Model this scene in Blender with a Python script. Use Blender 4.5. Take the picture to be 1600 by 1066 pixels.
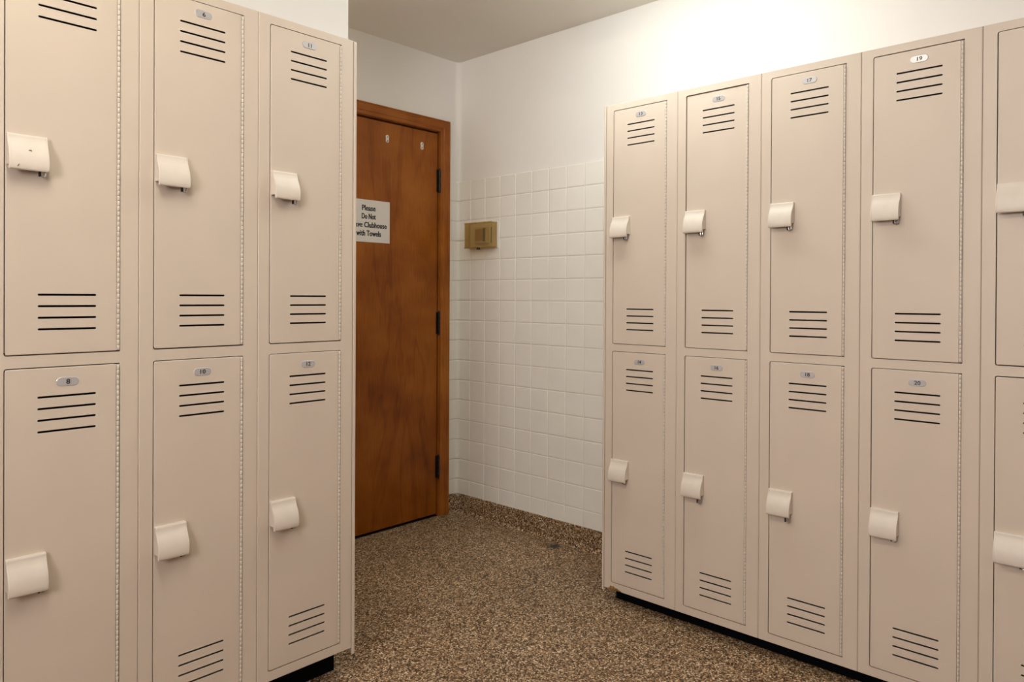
import bpy, bmesh, math, random
from mathutils import Vector, Matrix
random.seed(7)

# ------------------------------------------------------------------ clear
for o in list(bpy.data.objects):
    bpy.data.objects.remove(o)
scene = bpy.context.scene
COL = scene.collection

# ------------------------------------------------------------------ camera
F_PX, YAW, PITCH, ROLL, CY, CAM_H = 1137.98, 0.7487, 0.0046, -0.0051, 470.42, 1.1542
cam_data = bpy.data.cameras.new('camera')
cam = bpy.data.objects.new('camera', cam_data)
COL.objects.link(cam)
fw = Vector((math.cos(YAW) * math.cos(PITCH), math.sin(YAW) * math.cos(PITCH), -math.sin(PITCH)))
up0 = Vector((math.cos(YAW) * math.sin(PITCH), math.sin(YAW) * math.sin(PITCH), math.cos(PITCH)))
rt0 = Vector((math.sin(YAW), -math.cos(YAW), 0))
rt = rt0 * math.cos(ROLL) - up0 * math.sin(ROLL)
up = rt0 * math.sin(ROLL) + up0 * math.cos(ROLL)
M = Matrix(((rt.x, up.x, -fw.x, 0), (rt.y, up.y, -fw.y, 0), (rt.z, up.z, -fw.z, CAM_H), (0, 0, 0, 1)))
cam.matrix_world = M
cam_data.sensor_width = 36.0
cam_data.lens = F_PX / 1600 * 36.0
cam_data.shift_y = (CY - 533.0) / 1600.0
cam_data.clip_start = 0.02
scene.camera = cam

# ------------------------------------------------------------------ world + lights + exposure
world = bpy.data.worlds.new('world')
scene.world = world
world.use_nodes = True
world.node_tree.nodes['Background'].inputs[0].default_value = (0.75, 0.85, 1.0, 1)
world.node_tree.nodes['Background'].inputs[1].default_value = 0.3
vs = scene.view_settings
vs.view_transform = 'Standard'
vs.look = 'None'
vs.exposure = 0.0
vs.gamma = 1.0
vs.use_curve_mapping = False

CEIL = 2.4204
LAMPS = [  # x, y, lens radiance, lens radius, half length, colour, label
    (1.96, 1.38, 20.0, 0.085, 0.40, (0.93, 1.0, 0.95), 'long surface mounted ceiling light close to the right row of lockers'),
    (0.25, 0.95, 26.0, 0.085, 0.45, (1.0, 0.98, 0.82), 'long surface mounted ceiling light in front of the left row of lockers'),
    (1.05, 2.62, 20.0, 0.085, 0.16, (1.0, 0.93, 0.74), 'short added ceiling light, unseen, brightening the passage behind the left row'),  # added unseen fill that lifts the door wall and passage ceiling
]
WINDOW_W = 36.0
COOL = (1.0, 0.95, 0.98)

# ------------------------------------------------------------------ measures
D1, X1 = 1.8434, 2.2704           # front planes of the two rows
XW, YW = 2.684, 2.896             # tiled wall, door wall
W = 0.3048                        # locker width
H = 1.8288                        # locker body height
DEPTH = 0.385
ZB_L, ZB_R = 0.0949, 0.054        # underside of the bodies
L_END = 1.2798                    # right end of left row
R_END = 1.6245                    # far end of right row
PART_Y, PART_X = 2.245, 1.534     # partition wall face and end
X_MIN, Y_MIN = -1.35, -1.5

# ------------------------------------------------------------------ materials
def new_mat(name):
    m = bpy.data.materials.new(name)
    m.use_nodes = True
    nt = m.node_tree
    return m, nt, nt.nodes['Principled BSDF']

def N(nt, t, **kw):
    n = nt.nodes.new(t)
    for k, v in kw.items():
        setattr(n, k, v)
    return n

def ramp(nt, stops, interp='LINEAR'):
    r = N(nt, 'ShaderNodeValToRGB')
    e = r.color_ramp.elements
    r.color_ramp.interpolation = interp
    e[0].position, e[0].color = stops[0][0], (*stops[0][1], 1)
    e[1].position, e[1].color = stops[-1][0], (*stops[-1][1], 1)
    for p, c in stops[1:-1]:
        x = e.new(p)
        x.color = (*c, 1)
    return r

def simple(name, col, rough=0.5, metal=0.0, spec=0.5):
    m, nt, b = new_mat(name)
    b.inputs['Base Color'].default_value = (*col, 1)
    b.inputs['Roughness'].default_value = rough
    b.inputs['Metallic'].default_value = metal
    b.inputs['Specular IOR Level'].default_value = spec
    return m

def paint(name, col, rough, noise_scale=8.0, amount=0.03, bump=0.0, bump_scale=300.0, spec=0.5):
    m, nt, b = new_mat(name)
    tc = N(nt, 'ShaderNodeTexCoord')
    no = N(nt, 'ShaderNodeTexNoise')
    no.inputs['Scale'].default_value = noise_scale
    no.inputs['Detail'].default_value = 4
    nt.links.new(tc.outputs['Object'], no.inputs['Vector'])
    a = tuple(c * (1 - amount) for c in col)
    z = tuple(min(1, c * (1 + amount)) for c in col)
    r = ramp(nt, [(0.3, a), (0.7, z)])
    nt.links.new(no.outputs['Fac'], r.inputs['Fac'])
    nt.links.new(r.outputs['Color'], b.inputs['Base Color'])
    b.inputs['Roughness'].default_value = rough
    b.inputs['Specular IOR Level'].default_value = spec
    if bump:
        n2 = N(nt, 'ShaderNodeTexNoise')
        n2.inputs['Scale'].default_value = bump_scale
        n2.inputs['Detail'].default_value = 2
        nt.links.new(tc.outputs['Object'], n2.inputs['Vector'])
        bp = N(nt, 'ShaderNodeBump')
        bp.inputs['Strength'].default_value = bump
        bp.inputs['Distance'].default_value = 0.001
        nt.links.new(n2.outputs['Fac'], bp.inputs['Height'])
        nt.links.new(bp.outputs['Normal'], b.inputs['Normal'])
    return m

LOCKER_COL = (0.645, 0.545, 0.455)

def locker_paint(name, rust=False):
    m, nt, b = new_mat(name)
    tc = N(nt, 'ShaderNodeTexCoord')
    no = N(nt, 'ShaderNodeTexNoise')
    no.inputs['Scale'].default_value = 5.0
    nt.links.new(tc.outputs['Object'], no.inputs['Vector'])
    r = ramp(nt, [(0.3, tuple(c * 0.975 for c in LOCKER_COL)), (0.7, tuple(c * 1.02 for c in LOCKER_COL))])
    nt.links.new(no.outputs['Fac'], r.inputs['Fac'])
    # sparse small chips in the enamel
    vo = N(nt, 'ShaderNodeTexVoronoi')
    vo.inputs['Scale'].default_value = 9.0
    nt.links.new(tc.outputs['Object'], vo.inputs['Vector'])
    chip = ramp(nt, [(0.010, (1, 1, 1)), (0.018, (0, 0, 0))])
    nt.links.new(vo.outputs['Distance'], chip.inputs['Fac'])
    sep = N(nt, 'ShaderNodeSeparateColor')
    nt.links.new(vo.outputs['Color'], sep.inputs['Color'])
    gt = N(nt, 'ShaderNodeMath', operation='GREATER_THAN')
    gt.inputs[1].default_value = 0.72
    nt.links.new(sep.outputs['Red'], gt.inputs[0])
    mul = N(nt, 'ShaderNodeMath', operation='MULTIPLY')
    nt.links.new(chip.outputs['Color'], mul.inputs[0])
    nt.links.new(gt.outputs[0], mul.inputs[1])
    mx = N(nt, 'ShaderNodeMix', data_type='RGBA')
    nt.links.new(mul.outputs[0], mx.inputs['Factor'])
    nt.links.new(r.outputs['Color'], mx.inputs['A'])
    mx.inputs['B'].default_value = (0.20, 0.12, 0.08, 1)
    out = mx.outputs['Result']
    if rust:
        sx = N(nt, 'ShaderNodeSeparateXYZ')
        nt.links.new(tc.outputs['Object'], sx.inputs['Vector'])
        n2 = N(nt, 'ShaderNodeTexNoise')
        n2.inputs['Scale'].default_value = 90.0
        n2.inputs['Detail'].default_value = 5
        nt.links.new(tc.outputs['Object'], n2.inputs['Vector'])
        # z*1.0 + |x-0.036|*0.35 + noise < limit
        d = N(nt, 'ShaderNodeMath', operation='SUBTRACT'); d.inputs[1].default_value = 0.042
        nt.links.new(sx.outputs['X'], d.inputs[0])
        ab = N(nt, 'ShaderNodeMath', operation='ABSOLUTE'); nt.links.new(d.outputs[0], ab.inputs[0])
        ms = N(nt, 'ShaderNodeMath', operation='MULTIPLY_ADD'); ms.inputs[1].default_value = 0.42
        nt.links.new(ab.outputs[0], ms.inputs[0]); nt.links.new(sx.outputs['Z'], ms.inputs[2])
        nn = N(nt, 'ShaderNodeMath', operation='MULTIPLY_ADD'); nn.inputs[1].default_value = 0.022
        nt.links.new(n2.outputs['Fac'], nn.inputs[0]); nt.links.new(ms.outputs[0], nn.inputs[2])
        ls = N(nt, 'ShaderNodeMath', operation='LESS_THAN'); ls.inputs[1].default_value = 0.0265
        nt.links.new(nn.outputs[0], ls.inputs[0])
        rr = ramp(nt, [(0.35, (0.10, 0.045, 0.012)), (0.6, (0.42, 0.21, 0.05))])
        nt.links.new(n2.outputs['Fac'], rr.inputs['Fac'])
        m2 = N(nt, 'ShaderNodeMix', data_type='RGBA')
        nt.links.new(ls.outputs[0], m2.inputs['Factor'])
        nt.links.new(out, m2.inputs['A'])
        nt.links.new(rr.outputs['Color'], m2.inputs['B'])
        out = m2.outputs['Result']
    nt.links.new(out, b.inputs['Base Color'])
    b.inputs['Roughness'].default_value = 0.42
    b.inputs['Specular IOR Level'].default_value = 0.4
    n3 = N(nt, 'ShaderNodeTexNoise')
    n3.inputs['Scale'].default_value = 420.0
    nt.links.new(tc.outputs['Object'], n3.inputs['Vector'])
    bp = N(nt, 'ShaderNodeBump')
    bp.inputs['Strength'].default_value = 0.06
    bp.inputs['Distance'].default_value = 0.0006
    nt.links.new(n3.outputs['Fac'], bp.inputs['Height'])
    nt.links.new(bp.outputs['Normal'], b.inputs['Normal'])
    return m

def aggregate(name, stain=False):
    m, nt, b = new_mat(name)
    tc = N(nt, 'ShaderNodeTexCoord')
    vo = N(nt, 'ShaderNodeTexVoronoi')
    vo.inputs['Scale'].default_value = 215.0
    nt.links.new(tc.outputs['Object'], vo.inputs['Vector'])
    sep = N(nt, 'ShaderNodeSeparateColor')
    nt.links.new(vo.outputs['Color'], sep.inputs['Color'])
    r = ramp(nt, [(0.0, (0.03, 0.013, 0.005)), (0.20, (0.10, 0.050, 0.019)), (0.40, (0.26, 0.152, 0.074)),
                  (0.62, (0.41, 0.255, 0.137)), (0.84, (0.68, 0.475, 0.29)), (1.0, (0.95, 0.79, 0.60))])
    nt.links.new(sep.outputs['Red'], r.inputs['Fac'])
    # dark binder between the stones
    ed = N(nt, 'ShaderNodeTexVoronoi', feature='DISTANCE_TO_EDGE')
    ed.inputs['Scale'].default_value = 215.0
    nt.links.new(tc.outputs['Object'], ed.inputs['Vector'])
    er = ramp(nt, [(0.02, (0.45, 0.45, 0.45)), (0.16, (1, 1, 1))])
    nt.links.new(ed.outputs['Distance'], er.inputs['Fac'])
    mu = N(nt, 'ShaderNodeMix', data_type='RGBA', blend_type='MULTIPLY')
    mu.inputs['Factor'].default_value = 1.0
    nt.links.new(r.outputs['Color'], mu.inputs['A'])
    nt.links.new(er.outputs['Color'], mu.inputs['B'])
    # broad patchiness from wear
    no = N(nt, 'ShaderNodeTexNoise')
    no.inputs['Scale'].default_value = 3.0
    no.inputs['Detail'].default_value = 3
    nt.links.new(tc.outputs['Object'], no.inputs['Vector'])
    pr = ramp(nt, [(0.3, (0.88, 0.88, 0.88)), (0.7, (1.06, 1.06, 1.06))])
    nt.links.new(no.outputs['Fac'], pr.inputs['Fac'])
    m3 = N(nt, 'ShaderNodeMix', data_type='RGBA', blend_type='MULTIPLY')
    m3.inputs['Factor'].default_value = 1.0
    nt.links.new(mu.outputs['Result'], m3.inputs['A'])
    nt.links.new(pr.outputs['Color'], m3.inputs['B'])
    out = m3.outputs['Result']
    if stain:
        mp = N(nt, 'ShaderNodeVectorMath', operation='DISTANCE')
        mp.inputs[1].default_value = (2.612, 2.15, 0.0)
        wob = N(nt, 'ShaderNodeTexNoise')
        wob.inputs['Scale'].default_value = 40.0
        nt.links.new(tc.outputs['Object'], wob.inputs['Vector'])
        nt.links.new(tc.outputs['Object'], mp.inputs[0])
        ad = N(nt, 'ShaderNodeMath', operation='MULTIPLY_ADD')
        ad.inputs[1].default_value = 0.05
        nt.links.new(wob.outputs['Fac'], ad.inputs[0])
        nt.links.new(mp.outputs['Value'], ad.inputs[2])
        sr = ramp(nt, [(0.045, (1, 1, 1)), (0.065, (0, 0, 0))])
        nt.links.new(ad.outputs[0], sr.inputs['Fac'])
        m4 = N(nt, 'ShaderNodeMix', data_type='RGBA')
        nt.links.new(sr.outputs['Color'], m4.inputs['Factor'])
        nt.links.new(out, m4.inputs['A'])
        m4.inputs['B'].default_value = (0.05, 0.045, 0.04, 1)
        out = m4.outputs['Result']
    nt.links.new(out, b.inputs['Base Color'])
    b.inputs['Roughness'].default_value = 0.55
    b.inputs['Specular IOR Level'].default_value = 0.3
    bp = N(nt, 'ShaderNodeBump')
    bp.inputs['Strength'].default_value = 0.35
    bp.inputs['Distance'].default_value = 0.001
    nt.links.new(ed.outputs['Distance'], bp.inputs['Height'])
    nt.links.new(bp.outputs['Normal'], b.inputs['Normal'])
    return m

def wood(name, dark, mid, light, sx, sz, rough=0.38, axis='Z'):
    m, nt, b = new_mat(name)
    tc = N(nt, 'ShaderNodeTexCoord')
    mp = N(nt, 'ShaderNodeMapping')
    mp.inputs['Scale'].default_value = (sx, sx, sz) if axis == 'Z' else (sz, sx, sx)
    nt.links.new(tc.outputs['Object'], mp.inputs['Vector'])
    n1 = N(nt, 'ShaderNodeTexNoise')
    n1.inputs['Scale'].default_value = 1.0
    n1.inputs['Detail'].default_value = 3
    n1.inputs['Distortion'].default_value = 0.8
    nt.links.new(mp.outputs['Vector'], n1.inputs['Vector'])
    # cathedral bands out of the slow noise
    mu = N(nt, 'ShaderNodeMath', operation='MULTIPLY'); mu.inputs[1].default_value = 7.0
    nt.links.new(n1.outputs['Fac'], mu.inputs[0])
    fr = N(nt, 'ShaderNodeMath', operation='PINGPONG'); fr.inputs[1].default_value = 1.0
    nt.links.new(mu.outputs[0], fr.inputs[0])
    # fine pores
    mp2 = N(nt, 'ShaderNodeMapping')
    mp2.inputs['Scale'].default_value = (260, 260, 9) if axis == 'Z' else (9, 260, 260)
    nt.links.new(tc.outputs['Object'], mp2.inputs['Vector'])
    n2 = N(nt, 'ShaderNodeTexNoise')
    n2.inputs['Scale'].default_value = 1.0
    n2.inputs['Detail'].default_value = 3
    nt.links.new(mp2.outputs['Vector'], n2.inputs['Vector'])
    n4 = N(nt, 'ShaderNodeTexNoise')
    n4.inputs['Scale'].default_value = 5.0
    n4.inputs['Detail'].default_value = 4
    nt.links.new(tc.outputs['Object'], n4.inputs['Vector'])
    s1 = N(nt, 'ShaderNodeMath', operation='MULTIPLY'); s1.inputs[1].default_value = 0.10
    fl = ramp(nt, [(0.0, (0, 0, 0)), (0.22, (1, 1, 1))])
    nt.links.new(fr.outputs[0], fl.inputs['Fac'])
    nt.links.new(fl.outputs['Color'], s1.inputs[0])
    s2 = N(nt, 'ShaderNodeMath', operation='MULTIPLY_ADD'); s2.inputs[1].default_value = 0.34
    nt.links.new(n2.outputs['Fac'], s2.inputs[0]); nt.links.new(s1.outputs[0], s2.inputs[2])
    s3 = N(nt, 'ShaderNodeMath', operation='MULTIPLY_ADD'); s3.inputs[1].default_value = 0.62
    nt.links.new(n4.outputs['Fac'], s3.inputs[0]); nt.links.new(s2.outputs[0], s3.inputs[2])
    r = ramp(nt, [(0.34, dark), (0.52, mid), (0.72, light)])
    nt.links.new(s3.outputs[0], r.inputs['Fac'])
    nt.links.new(r.outputs['Color'], b.inputs['Base Color'])
    b.inputs['Roughness'].default_value = rough
    b.inputs['Specular IOR Level'].default_value = 0.22
    return m

def amber():
    m = bpy.data.materials.new('amber_plastic')
    m.use_nodes = True
    nt = m.node_tree
    nt.nodes.clear()
    out = N(nt, 'ShaderNodeOutputMaterial')
    tr = N(nt, 'ShaderNodeBsdfTransparent')
    tr.inputs['Color'].default_value = (0.965, 0.89, 0.71, 1)
    pr = N(nt, 'ShaderNodeBsdfPrincipled')
    pr.inputs['Base Color'].default_value = (0.44, 0.34, 0.17, 1)
    pr.inputs['Roughness'].default_value = 0.25
    mx = N(nt, 'ShaderNodeMixShader')
    mx.inputs['Fac'].default_value = 0.23
    nt.links.new(tr.outputs[0], mx.inputs[1])
    nt.links.new(pr.outputs[0], mx.inputs[2])
    nt.links.new(mx.outputs[0], out.inputs['Surface'])
    return m

def emit(name, col, s):
    m, nt, b = new_mat(name)
    b.inputs['Base Color'].default_value = (*col, 1)
    b.inputs['Emission Color'].default_value = (*col, 1)
    b.inputs['Emission Strength'].default_value = s
    return m

MT = dict(
    locker=locker_paint('locker_enamel'),
    locker_rust=locker_paint('locker_enamel_rusted', True),
    cover=paint('cream_plastic', (0.71, 0.63, 0.55), 0.45, 30.0, 0.03, 0.05, 200.0),
    hinge=simple('hinge_metal', (0.68, 0.60, 0.52), 0.4, 0.0),
    darkmetal=simple('dark_metal', (0.035, 0.028, 0.024), 0.4, 0.7),
    steel=simple('steel', (0.45, 0.43, 0.41), 0.3, 0.9),
    plate=simple('silver_plate', (0.56, 0.54, 0.55), 0.33, 0.35),
    ink=simple('black_ink', (0.02, 0.02, 0.022), 0.6),
    chip=simple('scuff', (0.13, 0.10, 0.09), 0.8),
    inside=simple('shaded_locker_interior', (0.10, 0.055, 0.025), 0.8),  # shade behind the vent slots painted as dark brown
    black=simple('black_vinyl', (0.004, 0.004, 0.005), 0.9, 0, 0.05),
    wall=paint('white_wall_paint', (0.845, 0.81, 0.78), 0.6, 4.0, 0.012, 0.12, 160.0, 0.3),
    ceiling=paint('ceiling_paint', (0.86, 0.82, 0.75), 0.8, 3.0, 0.012, 0.1, 140.0, 0.2),
    tile=paint('white_glazed_tile', (0.86, 0.83, 0.775), 0.22, 6.0, 0.02),
    plain=paint('tan_wall_paint', (0.42, 0.37, 0.31), 0.7, 4.0, 0.02),
    grout=simple('grout', (0.74, 0.69, 0.62), 0.85, 0, 0.2),
    floor=aggregate('pebble_floor', True),
    base=aggregate('pebble_base'),
    door=wood('door_veneer', (0.16, 0.036, 0.0025), (0.255, 0.068, 0.005), (0.36, 0.115, 0.012), 4.0, 0.8, 0.36),
    casing=wood('casing_wood', (0.19, 0.046, 0.005), (0.31, 0.090, 0.011), (0.41, 0.140, 0.022), 22.0, 0.8, 0.38),
    casing_h=wood('casing_wood_level', (0.19, 0.046, 0.005), (0.31, 0.090, 0.011), (0.41, 0.140, 0.022), 22.0, 0.8, 0.38, 'X'),
    sign=paint('sign_plastic', (0.74, 0.69, 0.65), 0.45, 10.0, 0.01),
    amber=amber(),
    beige=simple('thermostat_beige', (0.55, 0.48, 0.36), 0.5),
    brown=simple('thermostat_brown', (0.36, 0.17, 0.06), 0.5),
    whitepl=simple('white_plastic', (0.72, 0.68, 0.62), 0.45),
    frame=simple('window_frame_paint', (0.7, 0.68, 0.64), 0.5),
    pane=emit('frosted_pane', COOL, 2.0),
)

# ------------------------------------------------------------------ mesh helpers
class MB:
    """collects shapes, then links them as one mesh object"""
    def __init__(self):
        self.bm = bmesh.new()
        self.mats = []
    def mi(self, m):
        if m not in self.mats:
            self.mats.append(m)
        return self.mats.index(m)
    def face(self, vs, m, smooth=False):
        try:
            f = self.bm.faces.new(vs)
        except ValueError:
            return None
        f.material_index = self.mi(m)
        f.smooth = smooth
        return f
    def box(self, a, b, m):
        x0, y0, z0 = a
        x1, y1, z1 = b
        v = [self.bm.verts.new(p) for p in ((x0, y0, z0), (x1, y0, z0), (x1, y1, z0), (x0, y1, z0),
                                            (x0, y0, z1), (x1, y0, z1), (x1, y1, z1), (x0, y1, z1))]
        for q in ((0, 3, 2, 1), (4, 5, 6, 7), (0, 1, 5, 4), (1, 2, 6, 5), (2, 3, 7, 6), (3, 0, 4, 7)):
            self.face([v[i] for i in q], m)
    def loft(self, rings, m, closed=True, caps=True, smooth=True):
        R = [[self.bm.verts.new(p) for p in r] for r in rings]
        n = len(R[0])
        for a, b in zip(R, R[1:]):
            for i in range(n if closed else n - 1):
                j = (i + 1) % n
                self.face([a[i], a[j], b[j], b[i]], m, smooth)
        if caps:
            self.face(R[0][::-1], m, False)
            self.face(R[-1], m, False)
    def tube(self, pts, r, m, n=8):
        rings = []
        for i, p in enumerate(pts):
            p = Vector(p)
            d = Vector(pts[min(i + 1, len(pts) - 1)]) - Vector(pts[max(i - 1, 0)])
            d.normalize()
            a = d.orthogonal().normalized()
            b = d.cross(a)
            rr = r[i] if isinstance(r, (list, tuple)) else r
            rings.append([p + a * rr * math.cos(2 * math.pi * k / n) + b * rr * math.sin(2 * math.pi * k / n) for k in range(n)])
        for k in range(1, len(rings)):     # keep rings aligned
            best, bs = None, 1e9
            for s in range(n):
                dd = sum((rings[k][(i + s) % n] - rings[k - 1][i]).length for i in range(n))
                if dd < bs:
                    best, bs = s, dd
            rings[k] = [rings[k][(i + best) % n] for i in range(n)]
        self.loft(rings, m)
    def sheet(self, outer, holes, yf, yb, m, inset=0.0, inner_outer=None):
        """flat sheet in x-z with holes, front at yf, back at yb; inner_outer is a smaller front loop for a soft edge"""
        bm = self.bm
        start = set(bm.faces)
        loops = [inner_outer or outer] + holes
        fr = [[bm.verts.new((x, yf, z)) for x, z in lp] for lp in loops]
        bk = [[bm.verts.new((x, yb, z)) for x, z in lp] for lp in [outer] + holes]
        for grp in (fr, bk):
            es = []
            for lp in grp:
                for i in range(len(lp)):
                    es.append(bm.edges.new((lp[i], lp[(i + 1) % len(lp)])))
            bmesh.ops.triangle_fill(bm, use_beauty=True, use_dissolve=False, edges=es)
        mid = None
        if inner_outer:
            mid = [bm.verts.new((x, yf + inset, z)) for x, z in outer]
            n = len(mid)
            for i in range(n):
                j = (i + 1) % n
                self.face([fr[0][i], fr[0][j], mid[j], mid[i]], m)
                self.face([mid[i], mid[j], bk[0][j], bk[0][i]], m)
        for k in range(len(loops)):
            if k == 0 and mid:
                continue
            n = len(fr[k])
            for i in range(n):
                j = (i + 1) % n
                self.face([fr[k][i], fr[k][j], bk[k][j], bk[k][i]], m)
        new = [f for f in bm.faces if f not in start]
        idx = self.mi(m)
        for f in new:
            f.material_index = idx
        bmesh.ops.recalc_face_normals(bm, faces=new)
    def add_mesh(self, me, mat4, m):
        start = len(self.bm.faces)
        old = set(self.bm.faces)
        vmap = [self.bm.verts.new(mat4 @ v.co) for v in me.vertices]
        for p in me.polygons:
            self.face([vmap[i] for i in p.vertices], m)
    def build(self, name, parent=None, fix=False, angle=35):
        if fix:
            bmesh.ops.recalc_face_normals(self.bm, faces=self.bm.faces[:])
        me = bpy.data.meshes.new(name)
        self.bm.to_mesh(me)
        self.bm.free()
        for m in self.mats:
            me.materials.append(m)
        if any(p.use_smooth for p in me.polygons):
            flat = [not p.use_smooth for p in me.polygons]
            me.set_sharp_from_angle(angle=math.radians(angle))
            for p, f in zip(me.polygons, flat):
                p.use_smooth = not f
        o = bpy.data.objects.new(name, me)
        COL.objects.link(o)
        if parent:
            o.parent = parent
        return o

def rrect(x0, z0, x1, z1, r=(0, 0, 0, 0), n=5):
    """rounded rectangle, radii bl, br, tr, tl, counter-clockwise"""
    out = []
    for (cx, cz, sx, sz, a0), rad in zip(((x0, z0, 1, 1, 180), (x1, z0, -1, 1, 270), (x1, z1, -1, -1, 0), (x0, z1, 1, -1, 90)), r):
        rad = max(rad, 1e-5)
        for k in range(n + 1):
            a = math.radians(a0 + 90 * k / n)
            out.append((cx + sx * rad + rad * math.cos(a), cz + sz * rad + rad * math.sin(a)))
    return out

def thing(name, label, cat, loc=(0, 0, 0), rz=0.0, group=None):
    o = bpy.data.objects.new(name, None)
    o.empty_display_size = 0.05
    COL.objects.link(o)
    o.location = loc
    o.rotation_euler = (0, 0, rz)
    return tag(o, label, cat, group)

def tag(o, label, cat, group=None):
    o['label'] = label
    o['category'] = cat
    if group:
        o['group'] = group
    return o

def struct(o):
    o['kind'] = 'structure'
    return o

def text_mesh(s, size, bold=0.0, spacing=1.0):
    c = bpy.data.curves.new('lettering', 'FONT')
    c.body = s
    c.size = size
    c.align_x = 'CENTER'
    c.align_y = 'CENTER'
    c.offset = bold
    c.space_character = spacing
    c.resolution_u = 4
    c.extrude = 0.0002
    o = bpy.data.objects.new('lettering', c)
    COL.objects.link(o)
    dg = bpy.context.evaluated_depsgraph_get()
    dg.update()
    me = bpy.data.meshes.new_from_object(o.evaluated_get(dg))
    bpy.data.objects.remove(o)
    bpy.data.curves.remove(c)
    return me

# ------------------------------------------------------------------ room shell
b = MB(); b.box((X_MIN - .1, Y_MIN - .1, -0.08), (XW + .12, YW + .12, 0.0), MT['floor']); struct(b.build('floor'))
b = MB(); b.box((X_MIN - .1, Y_MIN - .1, CEIL), (XW + .12, YW + .12, CEIL + .08), MT['ceiling']); struct(b.build('ceiling'))

TILE_TOP, PIT, GR = 1.778, 0.1068, 0.0020
PITY = 0.1079
COVE = 0.022
FACE = 0.005                           # tile proud of the painted wall

# right wall, its tiles are one skin on it
b = MB()
b.box((XW + FACE, Y_MIN, 0), (XW + .12, YW + FACE, CEIL), MT['wall'])
wr = struct(b.build('wall_right'))
T = MB()
def tile_cell(path, z0, z1):
    """path: list of (point, normal) along the tile; pillow edged tile from z0 to z1"""
    e, h = 0.0028, FACE - 0.0002
    L = len(path)
    def P(i, z, d):
        (x, y), (nx, ny) = path[i]
        return (x + nx * d, y + ny * d, z)
    rings = []
    for z, d0 in ((z0, 0.0), (z0 + e * .4, h * .75), (z0 + e * 1.5, h), (z1 - e * 1.5, h), (z1 - e * .4, h * .75), (z1, 0.0)):
        ring = []
        for i in range(L):
            d = d0
            if i == 0 or i == L - 1:
                d = min(d0, 0.0)
            elif i == 1 or i == L - 2:
                d = min(d0, h * .75)
            ring.append(P(i, z, d))
        rings.append(ring)
    T.loft(rings, MT['tile'], closed=False, caps=False, smooth=True)

def straight(ax, fixed, a, c, nrm):
    """points from a to c along axis ax"""
    e = 0.0028
    s = 1 if c > a else -1
    vals = [a, a + s * e * .4, a + s * e * 1.5, c - s * e * 1.5, c - s * e * .4, c]
    return [((fixed, v) if ax == 'y' else (v, fixed), nrm) for v in vals]

CAS_R = 2.6135                          # outer edge of the door casing
xs, ys = XW + FACE, YW + FACE
def corner_path():
    pts = [((CAS_R + .001, ys), (0, -1)), ((CAS_R + .0016, ys), (0, -1)), ((CAS_R + .004, ys), (0, -1))]
    cx, cy = xs - COVE - FACE, ys - COVE - FACE
    R = COVE + FACE
    for k in range(0, 9):
        a = math.radians(90 - 90 * k / 8)
        pts.append(((cx + R * math.cos(a), cy + R * math.sin(a)), (-math.cos(a), -math.sin(a))))
    y1 = 2.7954 + GR / 2
    pts += [((xs, y1 + .0026), (-1, 0)), ((xs, y1 + .0007), (-1, 0)), ((xs, y1), (-1, 0))]
    return pts
z = TILE_TOP
while z > 0.09:
    z1 = z - GR / 2
    z0 = max(z - PIT + GR / 2, 0.085)
    tile_cell(corner_path(), z0, z1)
    y = 2.7954
    while y > 1.1:
        tile_cell(straight('y', xs, y - GR / 2, y - PITY + GR / 2, (-1, 0)), z0, z1)
        y -= PITY
    z -= PIT
# grout bed just behind the tile edges
GB = 0.0022
T.box((xs - GB, 1.05, 0.08), (xs + .001, YW - .02, TILE_TOP - .0015), MT['grout'])
T.box((CAS_R, ys - GB, 0.08), (XW - .02, ys + .001, TILE_TOP - .0015), MT['grout'])
T.loft([[(x + n[0] * .0005, y + n[1] * .0005, zz) for (x, y), n in corner_path()] for zz in (0.08, TILE_TOP - .0015)], MT['grout'], closed=False, caps=False)
o = T.build('wall_tile', fix=False, angle=16); o.parent = wr

# door wall with the door opening
DX0, DX1, DZ = 1.630, 2.5475, 2.0235
b = MB()
b.box((X_MIN, YW + FACE, 0), (DX0 - .012, YW + .12, CEIL), MT['wall'])
b.box((DX1 + .012, YW + FACE, 0), (XW + .12, YW + .12, CEIL), MT['wall'])
b.box((DX0 - .012, YW + FACE, DZ + .012), (DX1 + .012, YW + .12, CEIL), MT['wall'])
b.box((DX0 - .012, YW + .10, 0), (DX1 + .012, YW + .12, DZ + .012), MT['black'])
# softly rounded plaster in the corner above the tiles
pl = []
R = 0.03
for k in range(9):
    a = math.radians(90 - 90 * k / 8)
    pl.append((xs - R + R * math.cos(a), ys - R + R * math.sin(a)))
pl.append((xs + .001, ys + .001))
b.loft([[(x, y, zz) for x, y in pl] for zz in (TILE_TOP - .002, CEIL + .001)], MT['wall'], caps=False)
struct(b.build('wall_back', fix=False, angle=50))

# partition behind the left row, and the walls behind the camera
b = MB(); b.box((X_MIN, PART_Y, 0), (PART_X, PART_Y + .12, CEIL), MT['wall']); struct(b.build('wall_left'))
WY0, WY1, WZ0, WZ1 = -0.35, 0.60, 1.40, 2.20
b = MB()
b.box((X_MIN - .1, Y_MIN, 0), (X_MIN, WY0, CEIL), MT['plain'])
b.box((X_MIN - .1, WY1, 0), (X_MIN, YW + .12, CEIL), MT['plain'])
b.box((X_MIN - .1, WY0, 0), (X_MIN, WY1, WZ0), MT['plain'])
b.box((X_MIN - .1, WY0, WZ1), (X_MIN, WY1, CEIL), MT['plain'])
struct(b.build('wall_front'))
b = MB(); b.box((X_MIN - .1, Y_MIN - .1, 0), (XW + .12, Y_MIN, CEIL), MT['plain']); struct(b.build('wall_rear'))

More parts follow.
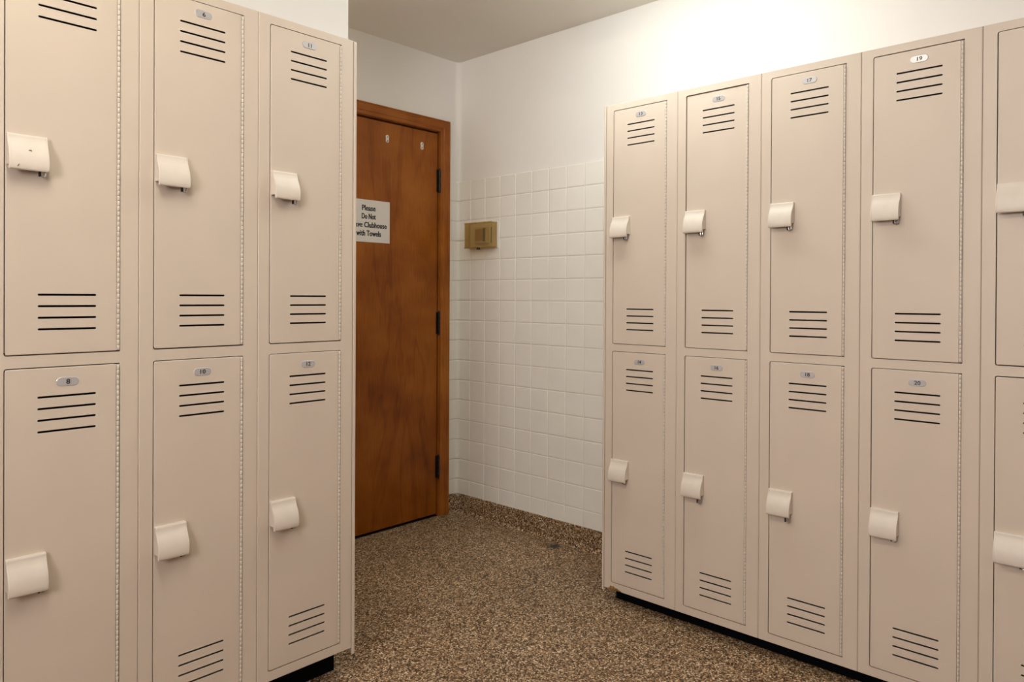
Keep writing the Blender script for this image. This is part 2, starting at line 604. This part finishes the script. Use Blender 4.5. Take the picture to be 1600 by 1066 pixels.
# window with a frosted pane
b = MB()
t = .04
b.box((X_MIN - .08, WY0, WZ0), (X_MIN + .012, WY0 + t, WZ1), MT['frame'])
b.box((X_MIN - .08, WY1 - t, WZ0), (X_MIN + .012, WY1, WZ1), MT['frame'])
b.box((X_MIN - .08, WY0 + t, WZ0), (X_MIN + .012, WY1 - t, WZ0 + t), MT['frame'])
b.box((X_MIN - .08, WY0 + t, WZ1 - t), (X_MIN + .012, WY1 - t, WZ1), MT['frame'])
wf = struct(b.build('window_1'))
b = MB(); b.box((X_MIN - .06, WY0 + t, WZ0 + t), (X_MIN - .05, WY1 - t, WZ1 - t), MT['pane'])
b.build('pane', wf)
ld = bpy.data.lights.new('daylight', 'AREA')
ld.shape = 'RECTANGLE'
ld.size, ld.size_y = (WZ1 - WZ0) - 2 * t, (WY1 - WY0) - 2 * t
ld.energy = WINDOW_W
ld.color = COOL
lo = bpy.data.objects.new('daylight', ld)
COL.objects.link(lo)
lo.location = (X_MIN - .035, (WY0 + WY1) / 2, (WZ0 + WZ1) / 2)
lo.rotation_euler = (0, math.radians(-90), 0)

# integral cove base
prof = [(0.0, 0.0985), (0.007, 0.0985), (0.0085, 0.096), (0.0085, 0.020)]
for k in range(1, 8):
    a = math.radians(180 + 90 * k / 7)
    prof.append((0.0085 + 0.016 + 0.016 * math.cos(a), 0.0162 + 0.016 * math.sin(a)))
prof += [(0.027, 0.0), (0.0, 0.0)]
path = [((CAS_R + .0015, YW), (0, -1)), ((XW - .05, YW), (0, -1))]
for k in range(9):
    a = math.radians(90 - 90 * k / 8)
    path.append(((XW - .05 + .05 * math.cos(a), YW - .05 + .05 * math.sin(a)), (-math.cos(a), -math.sin(a))))
path += [((XW, 1.0), (-1, 0))]
b = MB()
rings = [[(p[0] + n[0] * d, p[1] + n[1] * d, zz) for d, zz in prof] for p, n in path]
b.loft(rings, MT['base'])
struct(b.build('baseboard_right', fix=True))

# ------------------------------------------------------------------ wooden door
door = bpy.data.objects.new('door_1', None)
COL.objects.link(door)
door.location = (DX1, YW, 0)
struct(door)
def dl(o):
    o.parent = door
    o.matrix_parent_inverse = Matrix.Translation((-DX1, -YW, 0))
    return o
b = MB()
b.sheet(rrect(DX0 + .003, .012, DX1 - .0070, DZ - .0095, (.001,) * 4, 2), [], YW + .004, YW + .046, MT['door'],
        .0012, rrect(DX0 + .0042, .0132, DX1 - .0082, DZ - .0107, (.001,) * 4, 2))
dl(b.build('door_slab'))
# jamb: two sides and a head, with a stop behind the slab
b = MB()
for x0, x1 in ((DX0 - .012, DX0), (DX1, DX1 + .012)):
    b.box((x0, YW - .001, 0), (x1, YW + .11, DZ + .012), MT['casing'])
b.box((DX0, YW - .001, DZ), (DX1, YW + .11, DZ + .012), MT['casing_h'])
b.box((DX0, YW + .048, 0), (DX0 + .012, YW + .06, DZ), MT['casing'])
b.box((DX1 - .012, YW + .048, 0), (DX1, YW + .06, DZ), MT['casing'])
b.box((DX0 + .012, YW + .048, DZ - .012), (DX1 - .012, YW + .06, DZ), MT['casing_h'])
dl(b.build('jamb'))
# moulded casing, mitred: profile from inner edge (0) to outer edge (w)
CW = 0.0605
cp = [(0.0, 0.0), (0.0, .0075), (.002, .0095), (.016, .0115), (.020, .0145), (.024, .0152), (.046, .0165), (.0485, .0145), (.052, .0145), (.0545, .017), (.0590, .0165), (CW, .0135), (CW, 0.0)]
CI = CAS_R - CW                        # inner edge, right leg
CZ = 2.0865 - CW                       # inner edge, head
CL = DX0 - (CI - DX1)                  # inner edge, left leg
def leg(inner, s):
    m_ = MB()
    rings = [[(inner + s * d, YW - h, 0.001) for d, h in cp], [(inner + s * d, YW - h, CZ + d) for d, h in cp]]
    m_.loft(rings, MT['casing'], smooth=False)
    return dl(m_.build('casing_leg', fix=True))
leg(CI, 1)
leg(CL, -1)
b = MB()
b.loft([[(CL - d, YW - h, CZ + d) for d, h in cp], [(CI + d, YW - h, CZ + d) for d, h in cp]], MT['casing_h'], smooth=False)
dl(b.build('casing_head', fix=True))
for zc in (1.767, 1.018, 0.262):
    b = MB()
    hx, hy, hh = DX1 - .001, YW - .006, .0575
    n = 5
    for k in range(n):
        za = zc - hh + 2 * hh * k / n
        zb = zc - hh + 2 * hh * (k + 1) / n - .001
        b.tube([(hx, hy, za), (hx, hy, za + .0008), (hx, hy, zb - .0008), (hx, hy, zb)], [.0062, .0070, .0070, .0062], MT['darkmetal'], 12)
    b.tube([(hx, hy, zc + hh), (hx, hy, zc + hh + .004), (hx, hy, zc + hh + .007)], [.0045, .0055, .002], MT['darkmetal'], 10)
    b.tube([(hx, hy, zc - hh - .007), (hx, hy, zc - hh - .004), (hx, hy, zc - hh)], [.002, .0055, .0045], MT['darkmetal'], 10)
    b.box((hx - .013, YW + .001, zc - hh), (hx + .0005, YW + .0038, zc + hh), MT['darkmetal'])
    b.box((hx - .002, YW - .008, zc - hh), (hx + .002, YW + .004, zc + hh), MT['darkmetal'])
    hobj = dl(b.build('hinge'))
# threshold strip in the shadow under the slab
b = MB(); b.box((DX0, YW + .004, 0.0), (DX1, YW + .10, .004), MT['darkmetal']); dl(b.build('threshold'))

# ------------------------------------------------------------------ sign on the door
SX0, SX1, SZ0, SZ1 = 1.976, 2.2275, 1.418, 1.622
sg = thing('sign', 'light grey sign on the wooden door asking to leave towels behind', 'sign', (SX0, YW + .004, SZ0))
b = MB()
b.sheet(rrect(0, 0, SX1 - SX0, SZ1 - SZ0, (.001,) * 4, 2), [], -.0025, 0, MT['sign'], .0006,
        rrect(.0006, .0006, SX1 - SX0 - .0006, SZ1 - SZ0 - .0006, (.001,) * 4, 2))
b.build('panel', sg)
b = MB()
for s, zc, wd in (('Please', 1.581, .078), ('Do Not', 1.541, .081), ('Leave Clubhouse', 1.500, .212), ('with Towels', 1.4595, .143)):
    me = text_mesh(s, .0370, .0006, 1.05)
    xsn = [v.co.x for v in me.vertices]
    k = wd / (max(xsn) - min(xsn))
    xm = (max(xsn) + min(xsn)) / 2
    # text x -> x, text y -> z, text z -> -y
    mat = Matrix.Translation((2.1015 - SX0, -.0027, zc - SZ0)) @ Matrix(((k, 0, 0, -xm * k), (0, 0, -1, 0), (0, 1.0, 0, 0), (0, 0, 0, 1)))
    for dx, dy in ((0, 0), (-.0009, -.00003), (.0009, -.00006)):
        b.add_mesh(me, Matrix.Translation((dx, dy, 0)) @ mat, MT['ink'])
    bpy.data.meshes.remove(me)
b.build('lettering', sg)

# two little mounting plates left at the top of the door
for i, (xc, lab) in enumerate(((2.2112, 'small white two-hole mounting plate on the door, above the sign'),
                               (2.4329, 'small white two-hole mounting plate at the hinge side of the door'))):
    p = MB()
    hole = lambda cz: [(0.0038 * math.cos(2 * math.pi * k / 12), cz + 0.0042 * math.sin(2 * math.pi * k / 12)) for k in range(12)]
    def fig8(r):
        pts = []
        for k in range(12):
            a = math.radians(-60 - 15 + 0) if False else 0
        n = 14
        for k in range(n + 1):
            a = math.radians(-30 + (180 + 60) * k / n)
            pts.append((r * math.cos(a), .0095 + r * math.sin(a)))
        for k in range(n + 1):
            a = math.radians(150 + (180 + 60) * k / n)
            pts.append((r * math.cos(a), -.0095 + r * math.sin(a)))
        return pts
    p.sheet(fig8(.0098), [hole(.0095), hole(-.0095)], -.0035, 0, MT['whitepl'], .0008, fig8(.009))
    o = p.build('mounting_plate')
    o.location = (xc, YW + .004, 1.9335)
    tag(o, lab, 'mounting plate', 'plates at the top of the door')

# ------------------------------------------------------------------ thermostat guard on the tiles
TY0, TY1, TZ0, TZ1, TP = 2.590, 2.800, 1.408, 1.546, 0.048
tg = thing('thermostat_guard', 'amber plastic lockable thermostat cover on the white tiled wall', 'thermostat cover', (XW + .0008, TY1, TZ0), math.radians(-90))
tw, th = TY1 - TY0, TZ1 - TZ0          # local x runs to the right, local -y out of the wall
b = MB()
b.sheet(rrect(0, 0, tw, th, (.004,) * 4, 3), [], -.007, 0, MT['whitepl'], .001, rrect(.001, .001, tw - .001, th - .001, (.004,) * 4, 3))
b.build('back_plate', tg)
b = MB()
i0, i1 = .006, .010
# five thin walls, the top one notched by vent slots
b.box((i0, -TP, .004), (tw - i0, -TP + .003, th - .004), MT['amber'])
b.box((i0, -TP + .003, .004), (i0 + .003, -.0072, th - .004), MT['amber'])
b.box((tw - i0 - .003, -TP + .003, .004), (tw - i0, -.0072, th - .004), MT['amber'])
b.box((i0 + .003, -TP + .003, .004), (tw - i0 - .003, -.0072, .007), MT['amber'])
n = 6
cw = (tw - 2 * i0 - .006) / n
for k in range(n):
    x0 = i0 + .003 + k * cw
    b.box((x0, -TP + .003, th - .007), (x0 + cw * .62, -.0072, th - .004), MT['amber'])
# raised front frame
b.box((i0 - .002, -TP - .0012, .002), (tw - i0 + .002, -TP - .0001, .008), MT['amber'])
b.box((i0 - .002, -TP - .0012, th - .008), (tw - i0 + .002, -TP - .0001, th - .002), MT['amber'])
b.build('cover', tg)
b = MB()
b.sheet(rrect(.062, .028, .150, .112, (.004,) * 4, 3), [], -.030, -.0072, MT['beige'], .002, rrect(.064, .030, .148, .110, (.004,) * 4, 3))
b.box((.072, -.0335, .040), (.122, -.0302, .100), MT['brown'])
b.box((.126, -.0335, .036), (.144, -.0302, .104), MT['darkmetal'])
b.build('thermostat', tg)
b = MB(); b.box((.162, -.0095, .028), (.168, -.0073, .110), MT['darkmetal']); b.build('thermometer_strip', tg)
b = MB()
b.tube([(tw * .5, -TP + .006, .004), (tw * .5, -TP + .006, -.006)], .009, MT['darkmetal'], 14)
b.tube([(tw * .5, -TP + .006, -.006), (tw * .5, -TP + .006, -.0075)], .005, MT['steel'], 12)
b.build('lock', tg)

# ------------------------------------------------------------------ lockers
UT, UB, LT, LB = 1.8055, 0.9278, 0.9013, 0.0272     # door openings above the body's underside
UX0, UX1 = 0.0325, 0.2628
SLX0, SLX1, SLP = 0.0950, 0.2115, 0.0254
SLH = 0.0047

def slot(zc):
    r = SLH / 2
    return rrect(SLX0, zc - r, SLX1, zc + r, (r * .98,) * 4, 3)

def body_mesh(mat):
    b = MB()
    g = .0004
    hol = [rrect(UX0, LB, UX1, LT, (.006, .0008, .0008, .006), 4), rrect(UX0, UB, UX1, UT, (.006, .0008, .0008, .006), 4)]
    b.sheet(rrect(g, 0, W - g, H, (.0006,) * 4, 2), hol, 0.0, 0.018, mat, .0018, rrect(g + .0018, .0012, W - g - .0018, H - .0012, (.0006,) * 4, 2))
    e = .0012
    b.box((g, .0181, 0), (g + e, DEPTH, H), mat)
    b.box((W - g - e, .0181, 0), (W - g, DEPTH, H), mat)
    b.box((g + e, .0181, H - e), (W - g - e, DEPTH, H), mat)
    b.box((g + e, .0181, 0), (W - g - e, DEPTH, e), mat)
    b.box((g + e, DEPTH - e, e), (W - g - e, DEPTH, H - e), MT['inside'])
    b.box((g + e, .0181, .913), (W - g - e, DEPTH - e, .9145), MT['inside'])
    # dark sheets inside the side walls, interior shade put into their colour
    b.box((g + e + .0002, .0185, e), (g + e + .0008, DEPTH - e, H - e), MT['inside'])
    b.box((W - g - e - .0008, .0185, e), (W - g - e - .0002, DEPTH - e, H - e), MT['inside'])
    me = b.build('cabinet_body')
    return me

def door_mesh(z0, z1, s_top, s_low):
    b = MB()
    x0, x1 = UX0 + .0026, UX1 - .0080
    z0, z1 = z0 + .0022, z1 - .0022
    o_ = rrect(x0, z0, x1, z1, (.0045, .0006, .0006, .0045), 4)
    i_ = rrect(x0 + .0013, z0 + .0013, x1 - .0006, z1 - .0013, (.0035, .0006, .0006, .0035), 4)
    hs = [slot(s_top - k * SLP) for k in range(4)] + [slot(s_low + k * SLP) for k in range(4)]
    b.sheet(o_, hs, -.0010, .0006, MT['locker'], .0013, i_)
    # folded-back returns
    b.box((x0 + .0002, .0007, z0 + .005), (x0 + .0014, .016, z1 - .005), MT['locker'])
    b.box((x1 - .0014, .0007, z0 + .005), (x1 - .0002, .016, z1 - .005), MT['locker'])
    b.box((x0 + .0015, .0007, z0 + .0002), (x1 - .0015, .016, z0 + .0014), MT['locker'])
    b.box((x0 + .0015, .0007, z1 - .0014), (x1 - .0015, .016, z1 - .0002), MT['locker'])
    return b.build('door')

def hinge_mesh(z0, z1):
    b = MB()
    hx = UX1 - .0042
    n = int(round((z1 - z0 - .008) / .0120))
    st = (z1 - z0 - .008) / n
    for k in range(n):
        za = z0 + .004 + k * st
        zb = za + st - .0006
        b.tube([(hx, -.0006, za), (hx, -.0006, za + .0006), (hx, -.0006, zb - .0006), (hx, -.0006, zb)], [.0026, .0031, .0031, .0026], MT['hinge'], 8)
    b.box((hx - .0035, .0012, z0 + .003), (hx + .0039, .0030, z1 - .003), MT['locker'])
    return b.build('hinge')

HP = [(.0090, .0780), (.0108, .0760), (.0110, .0735), (.0114, .070), (.0130, .0640), (.0165, .0570), (.0212, .0490), (.0253, .0400), (.0280, .0300),
      (.0291, .0200), (.0292, .0110), (.0285, .0040), (.0272, .0008), (.0262, .0)]
HW = 0.0745
def cover_mesh(scuffed=False):
    """hooded hasp cover: local x across, -y out of the door, z up from the front lip"""
    b = MB()
    m = MT['cover']
    # front shell
    outer = HP
    rec = .0005
    inner = [(max(p - .0026, .001), zz - (.0026 if i < 2 else 0)) for i, (p, zz) in enumerate(outer)]
    ring = lambda x, d: [(x, -(p - d), zz) for p, zz in outer] + [(x, -p, zz) for p, zz in inner[::-1]]
    xsn = [(.0030, 0), (.0034, rec)] + [(HW - .0034, rec), (HW - .0030, 0)]
    b.loft([ring(x, d) for x, d in xsn], m)
    # top
    b.box((.0028, -.0090, .0750), (HW - .0028, 0, .0780), m)
    # side cheeks, lower edge cut back behind the lip
    def cheek(x_out, x_in):
        poly = [(0, .0780)] + outer + [(.0225, .0), (.0222, .0085), (.0210, .0105), (0, .0105)]
        def ins(p, zz, d):
            cp_, cz_ = .012, .042
            v = Vector((p - cp_, zz - cz_))
            L_ = v.length
            q = v * ((L_ - d) / L_)
            return (max(0.0, q.x + cp_), q.y + cz_)
        s = 1 if x_in > x_out else -1
        rg = []
        for x, d in ((x_out, .0016), (x_out + s * .0005, .0005), (x_out + s * .0014, 0), (x_in, 0)):
            rg.append([(x, -ins(p, zz, d)[0], ins(p, zz, d)[1]) for p, zz in poly])
        b.loft(rg, m)
    cheek(0, .0031)
    cheek(HW, HW - .0031)
    if scuffed:
        def patch(pts, yz):
            v = [b.bm.verts.new((x, yz(zz), zz)) for x, zz in pts]
            b.face(v, MT['chip'])
        def surf(zz):
            for (p0, z0), (p1, z1) in zip(HP, HP[1:]):
                if z1 <= zz <= z0:
                    t_ = (z0 - zz) / (z0 - z1)
                    return -(p0 + (p1 - p0) * t_) + .0005 - .0009
            return -.03
        patch([(.0355, .0425), (.0365, .0435), (.039, .0445), (.0415, .044), (.0425, .042), (.0415, .0405), (.040, .0418), (.037, .0418)], surf)
        patch([(.014, .006), (.0155, .0055), (.0185, .0105), (.0175, .0115), (.0155, .0085)], surf)
    return b.build('hasp_cover', fix=True, angle=38)

def staple_mesh(long_drop):
    """padlock eye that shows under the cover"""
    b = MB()
    d = .0105 if not long_drop else .0175
    # flat hasp tab
    b.box((.0570, -.0185, -d * .9), (.0602, -.0115, .0300), MT['darkmetal'])
    # round eye beside it
    pts = []
    cz = .0052 - d + .0005
    for k in range(13):
        a = math.radians(180 * k / 12)
        pts.append((.0656 + .0042 * math.cos(a), -.0150, cz - .0050 * math.sin(a)))
    pts = [(.0656 + .0042, -.0150, .030)] + pts + [(.0656 - .0042, -.0150, .030)]
    b.tube(pts, .0019, MT['steel'], 8)
    b.box((.0500, -.0140, .0120), (.0712, -.0004, .0150), MT['darkmetal'])
    return b.build('hasp_staple')

def plate_mesh(s):
    """oval number plate, local origin at its centre; digits cut in black on it"""
    b = MB()
    o_ = rrect(-.0225, -.0098, .0225, .0098, (.0096,) * 4, 8)
    i_ = rrect(-.0216, -.0089, .0216, .0089, (.0088,) * 4, 8)
    b.sheet(o_, [], -.0012, 0, MT['plate'], .0006, i_)
    if s:
        me = text_mesh(s, .0150, .0003)
        mat = Matrix.Translation((0.001, -.0013, 0)) @ Matrix(((1.12, 0, 0, 0), (0, 0, -1, 0), (0, 1.0, 0, 0), (0, 0, 0, 1)))
        xsn = [v.co.x for v in me.vertices]; ysn = [v.co.y for v in me.vertices]
        mat = mat @ Matrix.Translation((-(max(xsn) + min(xsn)) / 2, -(max(ysn) + min(ysn)) / 2, 0))
        b.add_mesh(me, mat, MT['ink'])
        bpy.data.meshes.remove(me)
    return b.build('number_plate')

# one of each kind first
PROTO = dict(
    body=body_mesh(MT['locker']), body_rust=body_mesh(MT['locker_rust']),
    up=door_mesh(UB, UT, 1.7445, .9842), low=door_mesh(LB, LT, .8350, .0830),
    hup=hinge_mesh(UB, UT), hlow=hinge_mesh(LB, LT),
    cover=cover_mesh(), cover_scuffed=cover_mesh(True),
    st=staple_mesh(False), st_long=staple_mesh(True))
PM = {k: v.data for k, v in PROTO.items()}
for v in PROTO.values():
    bpy.data.objects.remove(v)

def inst(name, me, parent, loc=(0, 0, 0)):
    o = bpy.data.objects.new(name, me)
    COL.objects.link(o)
    o.parent = parent
    o.location = loc
    return o

COVER_UP, COVER_LOW = 1.3260, 0.4175
def locker(loc, rz, label, group, num_up, num_low, rust=False, scuff=False, long_low=False, recess_up=0.0, seed=0):
    rnd = random.Random(seed)
    t = thing('locker', label, 'locker', loc, rz, group)
    inst('cabinet_body', PM['body_rust' if rust else 'body'], t)
    for up_, num in ((True, num_up), (False, num_low)):
        d = inst('door', PM['up' if up_ else 'low'], t)
        d.location = (rnd.uniform(-.0006, .0006), (recess_up if up_ else 0.0) + rnd.uniform(-.0004, .0006), rnd.uniform(-.0006, .0006))
        inst('hinge', PM['hup' if up_ else 'hlow'], d, (0, -d.location.y, 0))
        zc = COVER_UP if up_ else COVER_LOW
        y0 = -.0011
        inst('hasp_cover', PM['cover_scuffed' if (scuff and up_) else 'cover'], d, (.0358, y0, zc))
        inst('hasp_staple', PM['st_long' if (long_low and not up_) else 'st'], d, (.0358, y0, zc + (0 if up_ or long_low else .004)))
        p = plate_mesh(num)
        p.parent = d
        p.location = (.1535, -.00105, 1.7755 if up_ else .8665)
        if num:
            p['label'] = 'oval grey plate numbered %s' % num
    return t

GL, GR_ = 'beige lockers in the left row', 'beige lockers in the right row'
left_row = [
    (L_END - W, 'beige two-door locker numbered 11 and 12 beside the wooden door', '11', '12', {}),
    (L_END - 2 * W, 'beige two-door locker with plates reading 6 and 10', '6', '10', {}),
    (L_END - 3 * W, 'beige two-door locker numbered 8, its upper hasp cover scuffed', None, '8', dict(scuff=True)),
    (L_END - 4 * W, 'beige two-door locker cut off by the left edge, left of number 8', None, None, {}),
]
for i, (x, lab, a, c, kw) in enumerate(left_row):
    locker((x, D1, ZB_L), 0.0, lab, GL, a, c, seed=10 + i, **kw)
right_row = [
    (R_END, 'beige two-door locker numbered 13 and 14 with rust at its bottom corner', '13', '14', dict(rust=True)),
    (R_END - W, 'beige two-door locker numbered 15 and 16', '15', '16', dict(long_low=True, recess_up=.0040)),
    (R_END - 2 * W, 'beige two-door locker numbered 17 and 18', '17', '18', dict(long_low=True)),
    (R_END - 3 * W, 'beige two-door locker numbered 19 and 20', '19', '20', {}),
    (R_END - 4 * W, 'beige two-door locker cut off by the right edge, right of number 20', None, None, {}),
]
for i, (y, lab, a, c, kw) in enumerate(right_row):
    locker((X1, y, ZB_R), math.radians(-90), lab, GR_, a, c, seed=40 + i, **kw)

# folded end panels closing the rows
def end_panel(width, height, drop):
    b = MB()
    t = .0012
    b.loft([[(x, y, zz) for x, y in ((0, 0), (0, -.0006), (.0012, -.0018), (width - .0014, -.0018), (width, -.0004), (width, DEPTH), (width - t, DEPTH), (width - t, .0), (t, .0), (t, .004), (0, .004))]
            for zz in (-drop, height)], MT['locker'], smooth=False)
    return b.build('end_panel', fix=True)
o = end_panel(.0098, H - .002, .019)
o.location = (L_END + .0008, D1, ZB_L)
tag(o, 'narrow beige end panel on the left row, beside the wooden door', 'end panel')
o = end_panel(.0085, H - .001, .009)
o.rotation_euler = (0, 0, math.radians(-90))
# mirrored for the far end of the right row: panel sits before the first locker
for v in o.data.vertices:
    v.co.x = -v.co.x
o.data.flip_normals()
o.location = (X1, R_END + .0008, ZB_R)
tag(o, 'narrow beige end panel on the right row, against the white tiles', 'end panel')

# black recessed bases
def base(x0, x1, y0, y1, zt):
    b = MB()
    b.box((0, 0, 0), (x1 - x0, y1 - y0, zt), MT['black'])
    bmesh.ops.bevel(b.bm, geom=[e for e in b.bm.edges], offset=.002, segments=1, affect='EDGES')
    o = b.build('plinth')
    o.location = (x0, y0, 0)
    return o
tag(base(L_END - 4 * W, L_END - .005, D1 + .083, D1 + DEPTH - .01, ZB_L), 'black recessed plinth under the left row of lockers', 'plinth')
tag(base(X1 + .055, X1 + DEPTH - .01, R_END - 5 * W, R_END - .017, ZB_R), 'black recessed plinth under the right row of lockers', 'plinth')

# ------------------------------------------------------------------ ceiling lights, the passage one an added fill (above and behind the picture)
for i, (lx, ly, rad_, lr, hl, lcol, lab) in enumerate(LAMPS):
    t = thing('ceiling_light', lab, 'ceiling light', (lx, ly, CEIL), 0, 'surface mounted ceiling lights')
    b = MB()
    b.box((-lr - .012, -hl - .03, -.022), (lr + .012, hl + .03, 0), MT['whitepl'])
    for s_ in (-1, 1):
        y0, y1 = sorted((s_ * hl, s_ * (hl + .028)))
        b.loft([[((lr + .006) * math.cos(math.pi * k / 12), y, -.0221 - (lr + .006) * .85 * math.sin(math.pi * k / 12)) for k in range(13)] for y in (y0, y1)], MT['whitepl'], smooth=False)
    b.build('housing', t, fix=True)
    b = MB()
    b.loft([[(lr * math.cos(math.pi * k / 16), y, -.0222 - lr * .85 * math.sin(math.pi * k / 16)) for k in range(17)] for y in (-hl + .0005, hl - .0005)], emit('lamp_lens', lcol, rad_), smooth=False)
    b.build('lens', t, fix=True)
